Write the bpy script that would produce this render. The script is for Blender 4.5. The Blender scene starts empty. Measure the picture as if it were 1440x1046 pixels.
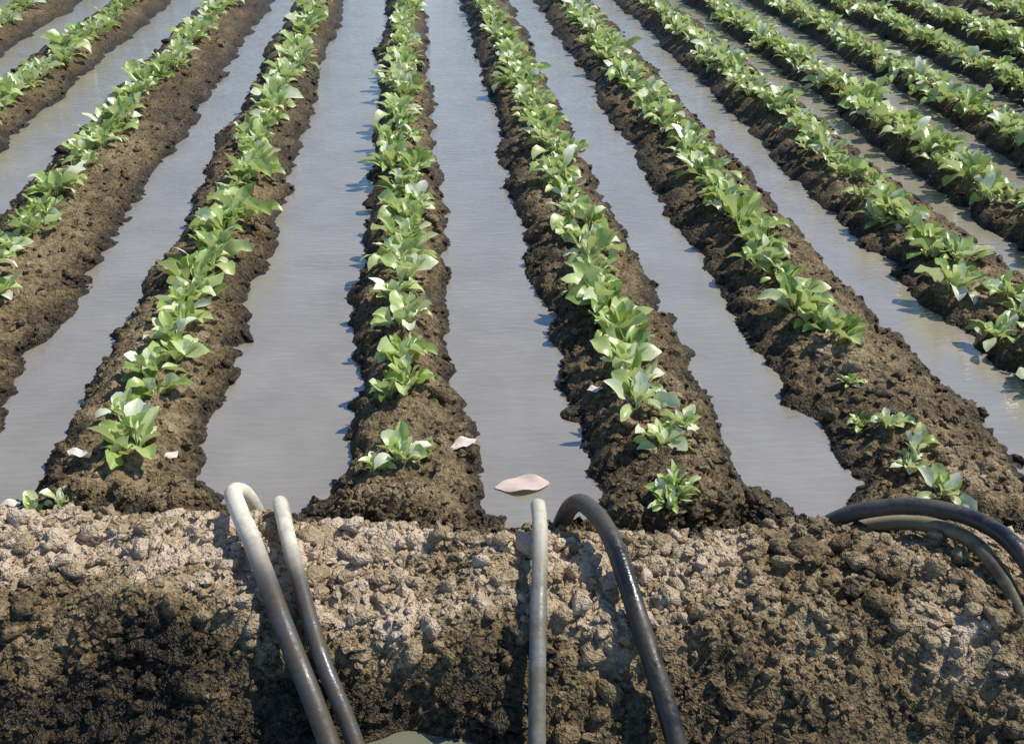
import bpy, math
import numpy as np
from mathutils import Vector
rng = np.random.default_rng(11)

# ------------------------------------------------------------------ helpers
def vnoise(x, y, seed=0.0):
    xi = np.floor(x); yi = np.floor(y)
    fx = x - xi; fy = y - yi
    fx = fx*fx*(3-2*fx); fy = fy*fy*(3-2*fy)
    def h(a, b):
        v = np.sin(a*127.1 + b*311.7 + seed*74.7)*43758.5453
        return v - np.floor(v)
    return (h(xi, yi)*(1-fx) + h(xi+1, yi)*fx)*(1-fy) + (h(xi, yi+1)*(1-fx) + h(xi+1, yi+1)*fx)*fy

def sstep(a, b, x):
    t = np.clip((x-a)/(b-a), 0, 1)
    return t*t*(3-2*t)

# ridge centre (x), half width at the water line
RIDGES = [(-8.1,.24),(-7.4,.24),(-6.7,.24),(-6.0,.24),(-5.3,.24),(-4.6,.24),(-3.85,.25),(-3.1,.25),
          (-2.33,.25),(-1.48,.30),(-.755,.215),(0,.175),(.71,.205),(1.41,.25),(2.10,.215),(2.66,.17),
          (3.22,.17),(3.78,.17),(4.34,.17),(4.9,.17),(5.46,.18),(6.02,.19),(6.58,.19),(7.14,.19),(7.7,.19),
          (8.26,.19),(8.82,.19),(9.38,.19),(9.94,.19)]
PLANTX = {-2.33:-2.28,-1.48:-1.51,-.755:-.73,0:0,.71:.70,1.41:1.38,2.10:2.05,2.66:2.59,3.22:3.15,3.78:3.7,4.34:4.25}
X0, X1, YF = -8.5, 10.3, 38.0

def yend(x):
    return 2.0 - .115*np.clip(x, -3, 4) + .05*(vnoise(x*3.1, x*0+3, 5)-.5)

def terrain(x, y):
    """returns height, soil tone (dryness plus painted bank shade)"""
    xw = x + .05*(vnoise(x*0+1.3+np.round(x/.7), y*1.7, 2)-.5) + .065*(vnoise(x*6, y*6, 3)-.5) + .045*(vnoise(x*17, y*17, 4)-.5)
    z = np.full_like(x, -.06)
    for i, (c, hw) in enumerate(RIDGES):
        w = hw*(1 + .16*(vnoise(y*.9, y*0+i*3.7, 9)-.5))
        w = w + .10*sstep(.22, -.02, y-yend(x))          # ridge feet flare where they meet the bank
        r = np.abs(xw-c)/w
        top = .085*(1-np.clip(r, 0, 1)**2.3)
        out = -np.clip((r-1)*.16, 0, .06)
        z = np.maximum(z, np.where(r < 1, top, out))
    ridgeh = np.clip(z, 0, 1)/.085
    d = yend(x) + .06*(vnoise(x*5, y*5, 8)-.5) + .03*(vnoise(x*14, y*14, 18)-.5) - y
    bank = .018 + .085*sstep(-.02, .17, d) - np.tan(math.radians(33))*np.clip(d-.41, 0, .62)
    bank = bank + 0.42*sstep(1.45, 2.1, d)
    bank = bank + .045*(vnoise(x*5.5, y*5.5, 51)-.5)*sstep(.02, .2, d)*sstep(1.4, 1.0, d)
    bank = bank - .07*np.exp(-((x-.08)/.17)**2)*sstep(.46, .62, d)*sstep(1.4, 1.0, d)
    m = sstep(-.05, .04, d)
    z = z*(1-m) + bank*m
    edge = np.maximum.reduce([np.where(x < X0, 1.0, 0), np.where(x > X1, 1.0, 0), sstep(YF-.5, YF, y)])
    z = z*(1-edge) + .05*edge
    land = sstep(-.02, .03, z)
    rough = .022*(np.abs(2*vnoise(x*9, y*9, 21)-1)-.4) + .020*(np.abs(2*vnoise(x*21, y*21, 22)-1)-.4) \
          + .018*(np.abs(2*vnoise(x*43, y*43, 23)-1)-.4) + .009*(vnoise(x*80, y*80, 24)-.5)
    z = z + rough*(.25+.75*land)
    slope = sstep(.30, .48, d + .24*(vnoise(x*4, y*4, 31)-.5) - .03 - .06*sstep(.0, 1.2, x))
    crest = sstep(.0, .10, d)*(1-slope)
    wet_shade_left = .10 + .30*sstep(-.1, .7, x+.4*(vnoise(x*3, y*3, 33)-.5)) + .30*(vnoise(x*6, y*6, 34)-.5)  # slope tone: wet soil plus shade painted in, darkest on the left
    dry_lit = (1-m)*(.13+.33*ridgeh*(.4+1.1*vnoise(x*3, y*3, 35)))*(1-.30*sstep(3, 9, y)) + m*(crest*(.76-.20*sstep(.3, 1.2, x)+.55*(vnoise(x*7, y*7, 37)-.5)) + slope*wet_shade_left*sstep(-.25, .05, z))
    dry_lit = dry_lit*(.35+.65*sstep(0.0, .035, z*1.0 + m*.2))
    dry_lit = np.clip(dry_lit + .30*(vnoise(x*28, y*28, 36)-.5)*(.3+dry_lit), 0, 1)
    return z, dry_lit

def mesh_obj(name, V, F, mat, attrs=None, smooth=True, parent=None):
    me = bpy.data.meshes.new(name)
    V = np.asarray(V, dtype=np.float32)
    if not isinstance(F, list): F = [F]
    loops = np.concatenate([f.reshape(-1) for f in F]).astype(np.int32)
    tot = np.concatenate([np.full(len(f), f.shape[1], dtype=np.int32) for f in F])
    start = np.concatenate([[0], np.cumsum(tot)[:-1]]).astype(np.int32)
    me.vertices.add(len(V)); me.vertices.foreach_set('co', V.reshape(-1))
    me.loops.add(len(loops)); me.loops.foreach_set('vertex_index', loops)
    me.polygons.add(len(tot)); me.polygons.foreach_set('loop_start', start)
    me.polygons.foreach_set('loop_total', tot)
    me.update(calc_edges=True)
    me.polygons.foreach_set('use_smooth', np.full(len(tot), smooth, dtype=bool))
    if attrs:
        for k, a in attrs.items():
            a = np.asarray(a, dtype=np.float32)
            if a.ndim == 1:
                at = me.attributes.new(k, 'FLOAT', 'POINT'); at.data.foreach_set('value', a)
            else:
                at = me.attributes.new(k, 'FLOAT_VECTOR', 'POINT'); at.data.foreach_set('vector', a.reshape(-1))
    me.materials.append(mat)
    me.validate()
    ob = bpy.data.objects.new(name, me)
    bpy.context.scene.collection.objects.link(ob)
    if parent: ob.parent = parent
    return ob

def newmat(name):
    m = bpy.data.materials.new(name); m.use_nodes = True
    nt = m.node_tree; b = nt.nodes['Principled BSDF']
    return m, nt, b
def N(nt, t, **kw):
    n = nt.nodes.new(t)
    for k, v in kw.items(): setattr(n, k, v)
    return n
def noise(nt, scale, detail=4, rough=.6, coord=None):
    n = N(nt, 'ShaderNodeTexNoise'); n.inputs['Scale'].default_value = scale
    n.inputs['Detail'].default_value = detail; n.inputs['Roughness'].default_value = rough
    if coord: nt.links.new(coord, n.inputs['Vector'])
    return n
def ramp(nt, fac, stops):
    r = N(nt, 'ShaderNodeValToRGB'); e = r.color_ramp.elements
    while len(e) < len(stops): e.new(.5)
    for i, (p, c) in enumerate(stops):
        e[i].position = p; e[i].color = (*c, 1)
    nt.links.new(fac, r.inputs['Fac']); return r
def mathn(nt, op, a, b):
    n = N(nt, 'ShaderNodeMath', operation=op)
    for i, v in enumerate((a, b)):
        if isinstance(v, (int, float)): n.inputs[i].default_value = v
        else: nt.links.new(v, n.inputs[i])
    return n.outputs[0]
def mix(nt, fac, a, b, bt='MIX'):
    n = N(nt, 'ShaderNodeMix', data_type='RGBA', blend_type=bt)
    if isinstance(fac, (int, float)): n.inputs['Factor'].default_value = fac
    else: nt.links.new(fac, n.inputs['Factor'])
    for s, v in ((6, a), (7, b)):
        if isinstance(v, tuple): n.inputs[s].default_value = (*v, 1)
        else: nt.links.new(v, n.inputs[s])
    return n.outputs[2]

# ------------------------------------------------------------------ materials
def soil_material():
    m, nt, b = newmat('soil')
    geo = N(nt, 'ShaderNodeNewGeometry'); P = geo.outputs['Position']
    at = N(nt, 'ShaderNodeAttribute', attribute_name='dry_lit')
    n1 = noise(nt, 70, 2.5, .8, P); n2 = noise(nt, 9, 1, .6, P)
    f = mathn(nt, 'ADD', at.outputs['Fac'], mathn(nt, 'MULTIPLY', mathn(nt, 'SUBTRACT', n1.outputs['Fac'], .5), 1.15))
    f = mathn(nt, 'ADD', f, mathn(nt, 'MULTIPLY', mathn(nt, 'SUBTRACT', n2.outputs['Fac'], .5), .25))
    r = ramp(nt, f, [(0, (.013, .009, .005)), (.2, (.066, .046, .021)), (.45, (.20, .145, .073)), (.75, (.39, .295, .18)), (1, (.58, .46, .33))])
    nt.links.new(r.outputs[0], b.inputs['Base Color'])
    rr = ramp(nt, f, [(0, (.38,)*3), (.3, (.85,)*3)])
    nt.links.new(rr.outputs[0], b.inputs['Roughness'])
    b.inputs['Specular IOR Level'].default_value = .3
    bp = N(nt, 'ShaderNodeBump'); bp.inputs['Strength'].default_value = 1; bp.inputs['Distance'].default_value = .018
    nt.links.new(n1.outputs['Fac'], bp.inputs['Height']); nt.links.new(bp.outputs[0], b.inputs['Normal'])
    return m

def water_material(name, c0, c1, ior):
    m, nt, b = newmat(name)
    geo = N(nt, 'ShaderNodeNewGeometry'); P = geo.outputs['Position']
    n = noise(nt, 3.5, 3, .6, P)
    col = ramp(nt, n.outputs['Fac'], [(.3, c0), (.7, c1)])
    nt.links.new(col.outputs[0], b.inputs['Base Color'])
    b.inputs['Roughness'].default_value = .07; b.inputs['IOR'].default_value = ior
    mp = N(nt, 'ShaderNodeMapping'); mp.inputs['Scale'].default_value = (.35, 1.5, 1)
    nt.links.new(P, mp.inputs['Vector'])
    w = noise(nt, 30, 2.5, .6, mp.outputs[0])
    bp = N(nt, 'ShaderNodeBump'); bp.inputs['Strength'].default_value = .4; bp.inputs['Distance'].default_value = .010
    nt.links.new(w.outputs['Fac'], bp.inputs['Height'])
    nt.links.new(bp.outputs[0], b.inputs['Normal'])
    return m

def leaf_material(name, stops, trans=.25, vein=.15, ribc=(.56, .62, .30), ribf=.55):
    m, nt, b = newmat(name)
    at = N(nt, 'ShaderNodeAttribute', attribute_name='leaf')   # x tint, y across, z along
    sp = N(nt, 'ShaderNodeSeparateXYZ'); nt.links.new(at.outputs['Vector'], sp.inputs[0])
    geo = N(nt, 'ShaderNodeNewGeometry')
    n = noise(nt, 60, 2, .6, geo.outputs['Position'])
    f = mathn(nt, 'ADD', sp.outputs['X'], mathn(nt, 'MULTIPLY', mathn(nt, 'SUBTRACT', n.outputs['Fac'], .5), .5))
    c = ramp(nt, f, stops)
    rib = ramp(nt, sp.outputs['Y'], [(0, (1, 1, 1)), (.16, (0, 0, 0))])
    col = mix(nt, mathn(nt, 'MULTIPLY', rib.outputs[0], ribf), c.outputs[0], ribc)
    col = mix(nt, mathn(nt, 'MULTIPLY', geo.outputs['Backfacing'], .5), col, (.68, .72, .46))
    nt.links.new(col, b.inputs['Base Color'])
    b.inputs['Roughness'].default_value = .38; b.inputs['Specular IOR Level'].default_value = .7
    bp = N(nt, 'ShaderNodeBump'); bp.inputs['Strength'].default_value = vein; bp.inputs['Distance'].default_value = .004
    nt.links.new(n.outputs['Fac'], bp.inputs['Height']); nt.links.new(bp.outputs[0], b.inputs['Normal'])
    tr = N(nt, 'ShaderNodeBsdfTranslucent')
    tc = mix(nt, .5, col, (.60, .66, .08)); nt.links.new(tc, tr.inputs['Color'])
    ms = N(nt, 'ShaderNodeMixShader'); ms.inputs[0].default_value = trans
    out = nt.nodes['Material Output']
    nt.links.new(b.outputs[0], ms.inputs[1]); nt.links.new(tr.outputs[0], ms.inputs[2]); nt.links.new(ms.outputs[0], out.inputs['Surface'])
    return m

def tube_material(name, base, mud, pale_end, rough=.35):
    m, nt, b = newmat(name)
    geo = N(nt, 'ShaderNodeNewGeometry'); P = geo.outputs['Position']
    n = noise(nt, 14, 5, .7, P); n2 = noise(nt, 90, 3, .6, P)
    at = N(nt, 'ShaderNodeAttribute', attribute_name='pale_end')
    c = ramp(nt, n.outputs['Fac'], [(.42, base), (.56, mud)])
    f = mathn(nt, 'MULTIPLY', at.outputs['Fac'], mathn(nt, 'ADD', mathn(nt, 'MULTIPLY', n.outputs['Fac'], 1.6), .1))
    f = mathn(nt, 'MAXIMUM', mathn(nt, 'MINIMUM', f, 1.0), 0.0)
    col = mix(nt, f, c.outputs[0], pale_end)
    col = mix(nt, .35, col, n2.outputs['Fac'], 'MULTIPLY')
    nt.links.new(col, b.inputs['Base Color'])
    rr = ramp(nt, n.outputs['Fac'], [(.4, (rough,)*3), (.65, (.7,)*3)])
    nt.links.new(rr.outputs[0], b.inputs['Roughness'])
    bp = N(nt, 'ShaderNodeBump'); bp.inputs['Strength'].default_value = .35; bp.inputs['Distance'].default_value = .003
    nt.links.new(n2.outputs['Fac'], bp.inputs['Height']); nt.links.new(bp.outputs[0], b.inputs['Normal'])
    return m

SOIL = soil_material()
WATER = water_material('silty_water', (.255, .22, .16), (.315, .28, .215), 2.4)
DWATER = water_material('ditch_water_mat', (.14, .14, .09), (.2, .195, .13), 1.5)
LEAF = leaf_material('crop_leaf', [(0, (.10, .18, .025)), (.28, (.32, .45, .09)), (.6, (.56, .67, .26)), (.95, (.84, .86, .64))], .3)
DEAD = leaf_material('pale_leaf', [(0, (.50, .36, .28)), (.5, (.72, .58, .48)), (1, (.80, .72, .62))], .1, .05, (.7, .6, .5), .3)
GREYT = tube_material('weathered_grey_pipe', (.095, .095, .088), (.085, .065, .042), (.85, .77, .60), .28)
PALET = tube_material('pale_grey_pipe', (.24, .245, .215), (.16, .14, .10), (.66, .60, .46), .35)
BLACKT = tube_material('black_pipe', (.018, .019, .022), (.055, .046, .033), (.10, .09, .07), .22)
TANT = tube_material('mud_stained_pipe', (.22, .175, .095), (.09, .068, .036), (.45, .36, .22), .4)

# ------------------------------------------------------------------ ground sheet
xs = np.concatenate([[-400, -150, -60, -30, -16, -11, -9.5], np.arange(-8.6, -3.2, .045), np.arange(-3.2, 4.6, .0115), np.arange(4.6, 10.5, .045), [11, 13, 18, 32, 60, 150, 400]])
ys = [-400, -150, -60, -25, -10, -5, -2.5, -1.5]
ys += list(np.arange(-1.2, 1.15, .06)) + list(np.arange(1.15, 3.6, .0105))
y = 3.6; st = .0105
while y < YF+1:
    ys.append(y); st = min(st*1.014, .14); y += st
ys += [42, 50, 70, 110, 200, 500, 900]
ys = np.array(ys)
GX, GY = np.meshgrid(xs, ys)
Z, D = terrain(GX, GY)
nx, ny = len(xs), len(ys)
idx = np.arange(nx*ny).reshape(ny, nx)
F = np.stack([idx[:-1, :-1], idx[:-1, 1:], idx[1:, 1:], idx[1:, :-1]], -1).reshape(-1, 4)
mesh_obj('ground', np.stack([GX, GY, Z], -1).reshape(-1, 3), F, SOIL, {'dry_lit': D.reshape(-1)})

def sheet(name, x0, x1, y0, y1, z, mat):
    V = np.array([[x0, y0, z], [x1, y0, z], [x1, y1, z], [x0, y1, z]])
    return mesh_obj(name, V, np.array([[0, 1, 2, 3]]), mat)
sheet('furrow_water', X0, X1, 1.62, YF-.2, 0.0, WATER)
sheet('ditch_water', -60, 60, -.2, 1.56, -.060, DWATER)

# ------------------------------------------------------------------ clods
def ico(sub):
    import bmesh
    bm = bmesh.new(); bmesh.ops.create_icosphere(bm, subdivisions=sub, radius=1)
    V = np.array([v.co[:] for v in bm.verts]); F = np.array([[v.index for v in f.verts] for f in bm.faces]); bm.free()
    return V, F
def clods(name, px, py, size, sub, sink=.3):
    V0, F0 = ico(sub)
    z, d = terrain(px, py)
    k = (z > .004) | ((py < yend(px)) & (z > -.05))
    px, py, size, z, d = px[k], py[k], size[k], z[k], d[k]; n = len(px)
    nv = len(V0)
    seed = rng.random((n, 1))*50
    bumpy = 1 + 1.1*(vnoise(V0[None, :, 0]*1.7+seed, V0[None, :, 1]*1.7+V0[None, :, 2]*1.3+seed*2, 1)-.5) + .4*(rng.random((n, nv))-.5)
    P = V0[None]*bumpy[..., None]
    P = P*np.stack([.6+.8*rng.random(n), .6+.8*rng.random(n), .45+.5*rng.random(n)], -1)[:, None]
    a = rng.random(n)*6.28; c, s = np.cos(a)[:, None], np.sin(a)[:, None]
    X = P[..., 0]*c - P[..., 1]*s; Y = P[..., 0]*s + P[..., 1]*c
    P = np.stack([X, Y, P[..., 2]], -1)*size[:, None, None]
    P += np.stack([px, py, z+size*(.5-sink)*.6], -1)[:, None]
    FF = (F0[None] + (np.arange(n)*nv)[:, None, None]).reshape(-1, 3)
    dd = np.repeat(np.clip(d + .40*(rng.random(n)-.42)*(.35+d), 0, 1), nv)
    return mesh_obj(name, P.reshape(-1, 3), FF, SOIL, {'dry_lit': dd}, smooth=sub > 1)
n = 12000
px = rng.uniform(-1.9, 2.2, n); dd = rng.beta(1.5, 1.8, n)*.85; py = yend(px)-dd+.05
clods('bank_gravelly_soil', px, py, .004+.010*rng.random(n)**3, 1)
n = 1900
px = rng.uniform(-1.9, 2.2, n); dd = rng.beta(1.5, 2.2, n)*.8; py = yend(px)-dd+.02
clods('bank_soil_clods', px, py, .008+.021*rng.random(n)**3.5, 2)
n = 16000
py = 1.9+rng.random(n)**1.6*5; px = rng.uniform(-1, 1, n)*(1.1+.45*py)+.25
clods('ridge_soil_crumbs', px, py, .004+.011*rng.random(n)**2.2, 1)
n = 2600
py = 1.9+rng.random(n)**1.3*6; px = rng.uniform(-1, 1, n)*(1.1+.45*py)+.25
clods('ridge_soil_clods', px, py, .009+.015*rng.random(n)**2, 2)

# ------------------------------------------------------------------ crop plants
def leaf(L, W, e0, curl, nl, nw, tint, wav=.12, fold=.35, petiole=.25):
    t = np.linspace(0, 1, nl+1); s = np.linspace(-1, 1, nw+1)
    ang = e0 - curl*t**1.3
    dr = np.cos(ang); dz = np.sin(ang)
    r = np.concatenate([[0], np.cumsum((dr[1:]+dr[:-1])/2*L/nl)]); z = np.concatenate([[0], np.cumsum((dz[1:]+dz[:-1])/2*L/nl)])
    q = np.clip((t-petiole)/(1-petiole), 0, 1)
    w = W/2*(.10 + .95*np.sin(np.pi*q**.95)**.75*(q > 0)); w[-1] = W*.06
    T, S = np.meshgrid(t, s, indexing='ij'); Wd = w[:, None]*np.ones_like(S)
    lift = np.abs(S)*Wd*fold + wav*Wd*np.abs(S)*np.sin(T*9+S*2+tint*40)
    nxn = -np.sin(ang)[:, None]; nzn = np.cos(ang)[:, None]
    X = r[:, None]+nxn*lift; Zz = z[:, None]+nzn*lift; Y = S*Wd
    V = np.stack([X, Y, Zz], -1).reshape(-1, 3)
    A = np.stack([np.full(T.shape, tint), np.abs(S), T], -1).reshape(-1, 3)
    ix = np.arange((nl+1)*(nw+1)).reshape(nl+1, nw+1)
    F = np.stack([ix[:-1, :-1], ix[1:, :-1], ix[1:, 1:], ix[:-1, 1:]], -1).reshape(-1, 4)
    return V, A, F
def rotz(V, a):
    c, s = math.cos(a), math.sin(a)
    return np.stack([V[:, 0]*c-V[:, 1]*s, V[:, 0]*s+V[:, 1]*c, V[:, 2]], -1)
def join(parts):
    Vs, As, Fs = [], [], []; o = 0
    for V, A, F in parts:
        Vs.append(V); As.append(A); Fs.append(F+o); o += len(V)
    return np.concatenate(Vs), np.concatenate(As), np.concatenate(Fs)
def plant(nl, res):
    parts = []; base = rng.random()*6.28
    pt = rng.random()*.2
    for i in range(nl):
        k = i/nl
        inner = k > .5
        L = rng.uniform(.065, .13)*(.8 if inner else 1); W = L*rng.uniform(.30, .50)
        e0 = math.radians(rng.uniform(62, 88) if inner else rng.uniform(34, 80))
        curl = math.radians(rng.uniform(10, 60) if inner else rng.uniform(15, 120))
        tint = np.clip(.08+pt+rng.normal(.24, .28)+(.1 if inner else 0), 0, 1)
        V, A, F = leaf(L, W, e0, curl, res[0], res[1], tint, fold=rng.uniform(.1, .7), wav=rng.uniform(.15, .5), petiole=rng.uniform(.2, .35))
        ro = rng.normal(0, .45); cy, sy = math.cos(ro), math.sin(ro)
        V = np.stack([V[:, 0], V[:, 1]*cy, V[:, 2]+V[:, 1]*sy], -1) + np.array([.008, 0, 0])
        off = rng.normal(0, .012, 2)
        parts.append((rotz(V, base+i*2.4+rng.normal(0, .35))+np.array([off[0], off[1], 0]), A, F))
    return join(parts)
HI = [plant(rng.integers(14, 23), (7, 4)) for _ in range(20)]
LO = [plant(rng.integers(13, 19), (5, 2)) for _ in range(14)]

NEAR = { 0:[(-.07,2.13,.5),(.0,2.16,.7),(.05,2.2,.5),(-.03,2.50,.8),(.01,2.56,.95),(0.01,2.68,.85),(.02,2.78,.6),(0,2.90,.9),(.03,3.0,.9),(-.03,3.16,.9),(0.02,3.3,1.0),(-.01,3.42,1.0)],
   -.755:[(-.93,2.09,.5),(-.86,2.11,.45),(-.72,2.28,.9),(-.75,2.35,.85),(-.79,2.47,.6),(-.72,2.60,.95),(-.76,2.70,.9),(-.70,2.80,.9),(-.74,2.90,.9),(-.72,3.0,.9),(-.74,3.10,1.0),(-.71,3.2,1.0),(-.76,3.34,1.0),(-.73,3.44,1.)],
   .71:[(.66,1.94,.65),(.69,1.97,.6),(.71,2.20,.8),(.77,2.26,.6),(.67,2.36,.85),(.70,2.48,.95),(.67,2.58,1.0),(.72,2.68,1.0),(.69,2.80,1.),(.72,2.90,.95),(.68,3.0,1.0),(.68,3.1,1.0),(.65,3.2,1.),(.70,3.3,1.0),(.69,3.4,1.0)],
   1.41:[(1.36,1.90,.65),(1.33,2.04,.45),(1.37,2.10,.55),(1.35,2.22,.5),(1.30,2.27,.35),(1.34,2.47,.4),(1.40,2.76,1.0),(1.37,2.84,.9),(1.34,2.94,1.05),(1.38,3.04,.9),(1.36,3.16,.9),(1.33,3.3,1.),(1.38,3.42,.9)]}
for c, hw in RIDGES:
    pxc = PLANTX.get(c, c)
    spots = []
    y = 2.0+.1*rng.random()
    if c in NEAR:
        spots += [(a, b, s*rng.uniform(1.05, 1.18)) for a, b, s in NEAR[c]]; y = 3.5
    while y < YF-.7:
        g = 1.05+.18*min(1, max(0, (y-2.5)/3.5))
        if rng.random() > .03 or y > 4:
            spots.append((pxc+rng.normal(0, .030)+.05*(float(vnoise(np.array(y*.5), np.array(c*7.), 3))-.5), y, g*rng.uniform(.62, 1.15)))
        y += rng.uniform(.065, .125)
        if y > 12: y += .05
    S = np.array(spots); zz, _ = terrain(S[:, 0].copy(), S[:, 1].copy())
    parts = []
    for (x, yy, s), z in zip(spots, zz):
        src = HI if (yy < 5.5 and abs(c) < 4.5) else LO
        V, A, F = src[rng.integers(len(src))]
        a = rng.random()*6.28
        V2 = rotz(V, a)*s
        V2 = V2*np.array([1, 1, rng.uniform(.85, 1.15)]) + np.array([x, yy, z-.004])
        A2 = A.copy(); A2[:, 0] = np.clip(A2[:, 0]+rng.normal(0, .08)+(.15 if (yy < 2.45) else 0), 0, 1)
        parts.append((V2, A2, F))
    V, A, F = join(parts)
    mesh_obj('leafy_crop_row', V, F, LEAF, {'leaf': A})

# ------------------------------------------------------------------ pale fallen leaves
def fallen(x, y, z, L, W, a, tint=.6, wav=.15):
    V, A, F = leaf(L, W, .12, .2, 12, 8, tint, wav=wav, fold=.12, petiole=.05)
    V = V-np.array([L/2, 0, 0]); V[:, 2] *= .8; V = rotz(V, a)+np.array([x, y, z])
    mesh_obj('fallen_leaf', V, F, DEAD, {'leaf': A})
fallen(.316, 2.135, .003, .145, .07, .03, tint=.45, wav=.22)
def onl(x, y):
    z, _ = terrain(np.array([x]), np.array([y])); return max(0, float(z[0]))+.012
for x, y, L, W, a, t in [(.165, 2.27, .085, .045, .5, .8), (-.99, 2.12, .09, .05, .2, 1.), (-.86, 2.28, .07, .035, -.5, .9), (-.62, 2.27, .06, .03, 1.1, .8), (.57, 2.5, .05, .03, .1, .7)]:
    fallen(x, y, onl(x, y), L, W, a, tint=t, wav=.4)

# ------------------------------------------------------------------ siphon tubes
def tube(pts, r, mat, pale_span=(1.6, 1.9), wall=.003, seg=24):
    P = [Vector(p) for p in pts]; P = [P[0]*2-P[1]] + P + [P[-1]*2-P[-2]]
    C = []
    for i in range(1, len(P)-2):
        for k in range(10):
            t = k/10; p0, p1, p2, p3 = P[i-1:i+3]
            C.append(.5*((2*p1)+(-p0+p2)*t+(2*p0-5*p1+4*p2-p3)*t*t+(-p0+3*p1-3*p2+p3)*t**3))
    C.append(P[-2])
    T = [(C[min(i+1, len(C)-1)]-C[max(i-1, 0)]).normalized() for i in range(len(C))]
    u = T[0].cross(Vector((0, 0, 1)))
    if u.length < .1: u = Vector((1, 0, 0))
    u.normalize(); V = []; n = len(C)
    U = []
    for i in range(n):
        u = (u - T[i]*u.dot(T[i])).normalized(); U.append(u.copy())
    for rad in (r, r-wall):
        for i in range(n):
            v = T[i].cross(U[i])
            for j in range(seg):
                a = 2*math.pi*j/seg
                V.append(C[i]+(U[i]*math.cos(a)+v*math.sin(a))*rad)
    V = np.array([p[:] for p in V]); F = []
    off = n*seg
    for i in range(n-1):
        for j in range(seg):
            k = (j+1) % seg
            F.append([i*seg+j, i*seg+k, (i+1)*seg+k, (i+1)*seg+j])
            F.append([off+i*seg+j, off+(i+1)*seg+j, off+(i+1)*seg+k, off+i*seg+k])
    for e in (0, n-1):
        for j in range(seg):
            k = (j+1) % seg
            q = [e*seg+j, off+e*seg+j, off+e*seg+k, e*seg+k]
            F.append(q if e == 0 else q[::-1])
    pale_end = sstep(pale_span[0], pale_span[1], V[:, 1])  # tube colour turns paler towards the furrow end
    mesh_obj('siphon_tube', V, np.array(F), mat, {'pale_end': pale_end})
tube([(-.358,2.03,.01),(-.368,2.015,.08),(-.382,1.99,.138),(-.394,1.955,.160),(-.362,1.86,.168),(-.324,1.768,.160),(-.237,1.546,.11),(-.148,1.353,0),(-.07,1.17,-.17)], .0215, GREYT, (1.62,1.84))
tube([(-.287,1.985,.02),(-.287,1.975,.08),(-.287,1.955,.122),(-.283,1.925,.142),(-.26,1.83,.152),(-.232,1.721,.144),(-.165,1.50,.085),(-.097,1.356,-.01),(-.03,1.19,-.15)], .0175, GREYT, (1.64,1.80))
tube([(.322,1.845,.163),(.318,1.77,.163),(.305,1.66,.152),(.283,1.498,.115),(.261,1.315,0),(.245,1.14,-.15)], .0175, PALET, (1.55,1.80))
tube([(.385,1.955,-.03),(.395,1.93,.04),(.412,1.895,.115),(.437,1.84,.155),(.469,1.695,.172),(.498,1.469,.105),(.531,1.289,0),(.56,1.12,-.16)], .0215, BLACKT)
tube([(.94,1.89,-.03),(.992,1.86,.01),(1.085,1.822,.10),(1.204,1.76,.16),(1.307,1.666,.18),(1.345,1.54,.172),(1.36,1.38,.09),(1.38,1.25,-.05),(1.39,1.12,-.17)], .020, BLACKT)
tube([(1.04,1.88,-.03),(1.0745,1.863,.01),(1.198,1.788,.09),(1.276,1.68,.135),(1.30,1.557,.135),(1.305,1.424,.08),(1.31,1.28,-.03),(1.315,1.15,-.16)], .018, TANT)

# ------------------------------------------------------------------ light
sd = Vector((.78, .28, 1.08)).normalized()
el = math.asin(sd.z); az = math.atan2(sd.x, sd.y)
w = bpy.data.worlds.new('World'); bpy.context.scene.world = w; w.use_nodes = True
nt = w.node_tree; sky = nt.nodes.new('ShaderNodeTexSky'); sky.sky_type = 'NISHITA'; sky.sun_disc = False
sky.sun_elevation = el; sky.sun_rotation = az; sky.dust_density = 0; sky.ozone_density = 7; sky.air_density = 1.0
nt.links.new(sky.outputs[0], nt.nodes['Background'].inputs[0]); nt.nodes['Background'].inputs[1].default_value = .15
sl = bpy.data.lights.new('sun', 'SUN'); sl.energy = 5; sl.angle = math.radians(.5); sl.color = (1, .94, .84)
so = bpy.data.objects.new('sun', sl); bpy.context.scene.collection.objects.link(so)
so.rotation_euler = sd.to_track_quat('Z', 'Y').to_euler(); so.location = (4, 3, 8)

# ------------------------------------------------------------------ camera
cd = bpy.data.cameras.new('camera'); cd.lens = 35; cd.sensor_width = 36; cd.clip_end = 3000; cd.clip_start = .05
co = bpy.data.objects.new('camera', cd); bpy.context.scene.collection.objects.link(co)
co.location = (.09, 0, 1.6); co.rotation_euler = (math.radians(59.86), 0, math.radians(-5.3))
bpy.context.scene.camera = co
vs = bpy.context.scene.view_settings; vs.view_transform = 'Standard'; vs.look = 'None'; vs.exposure = 0
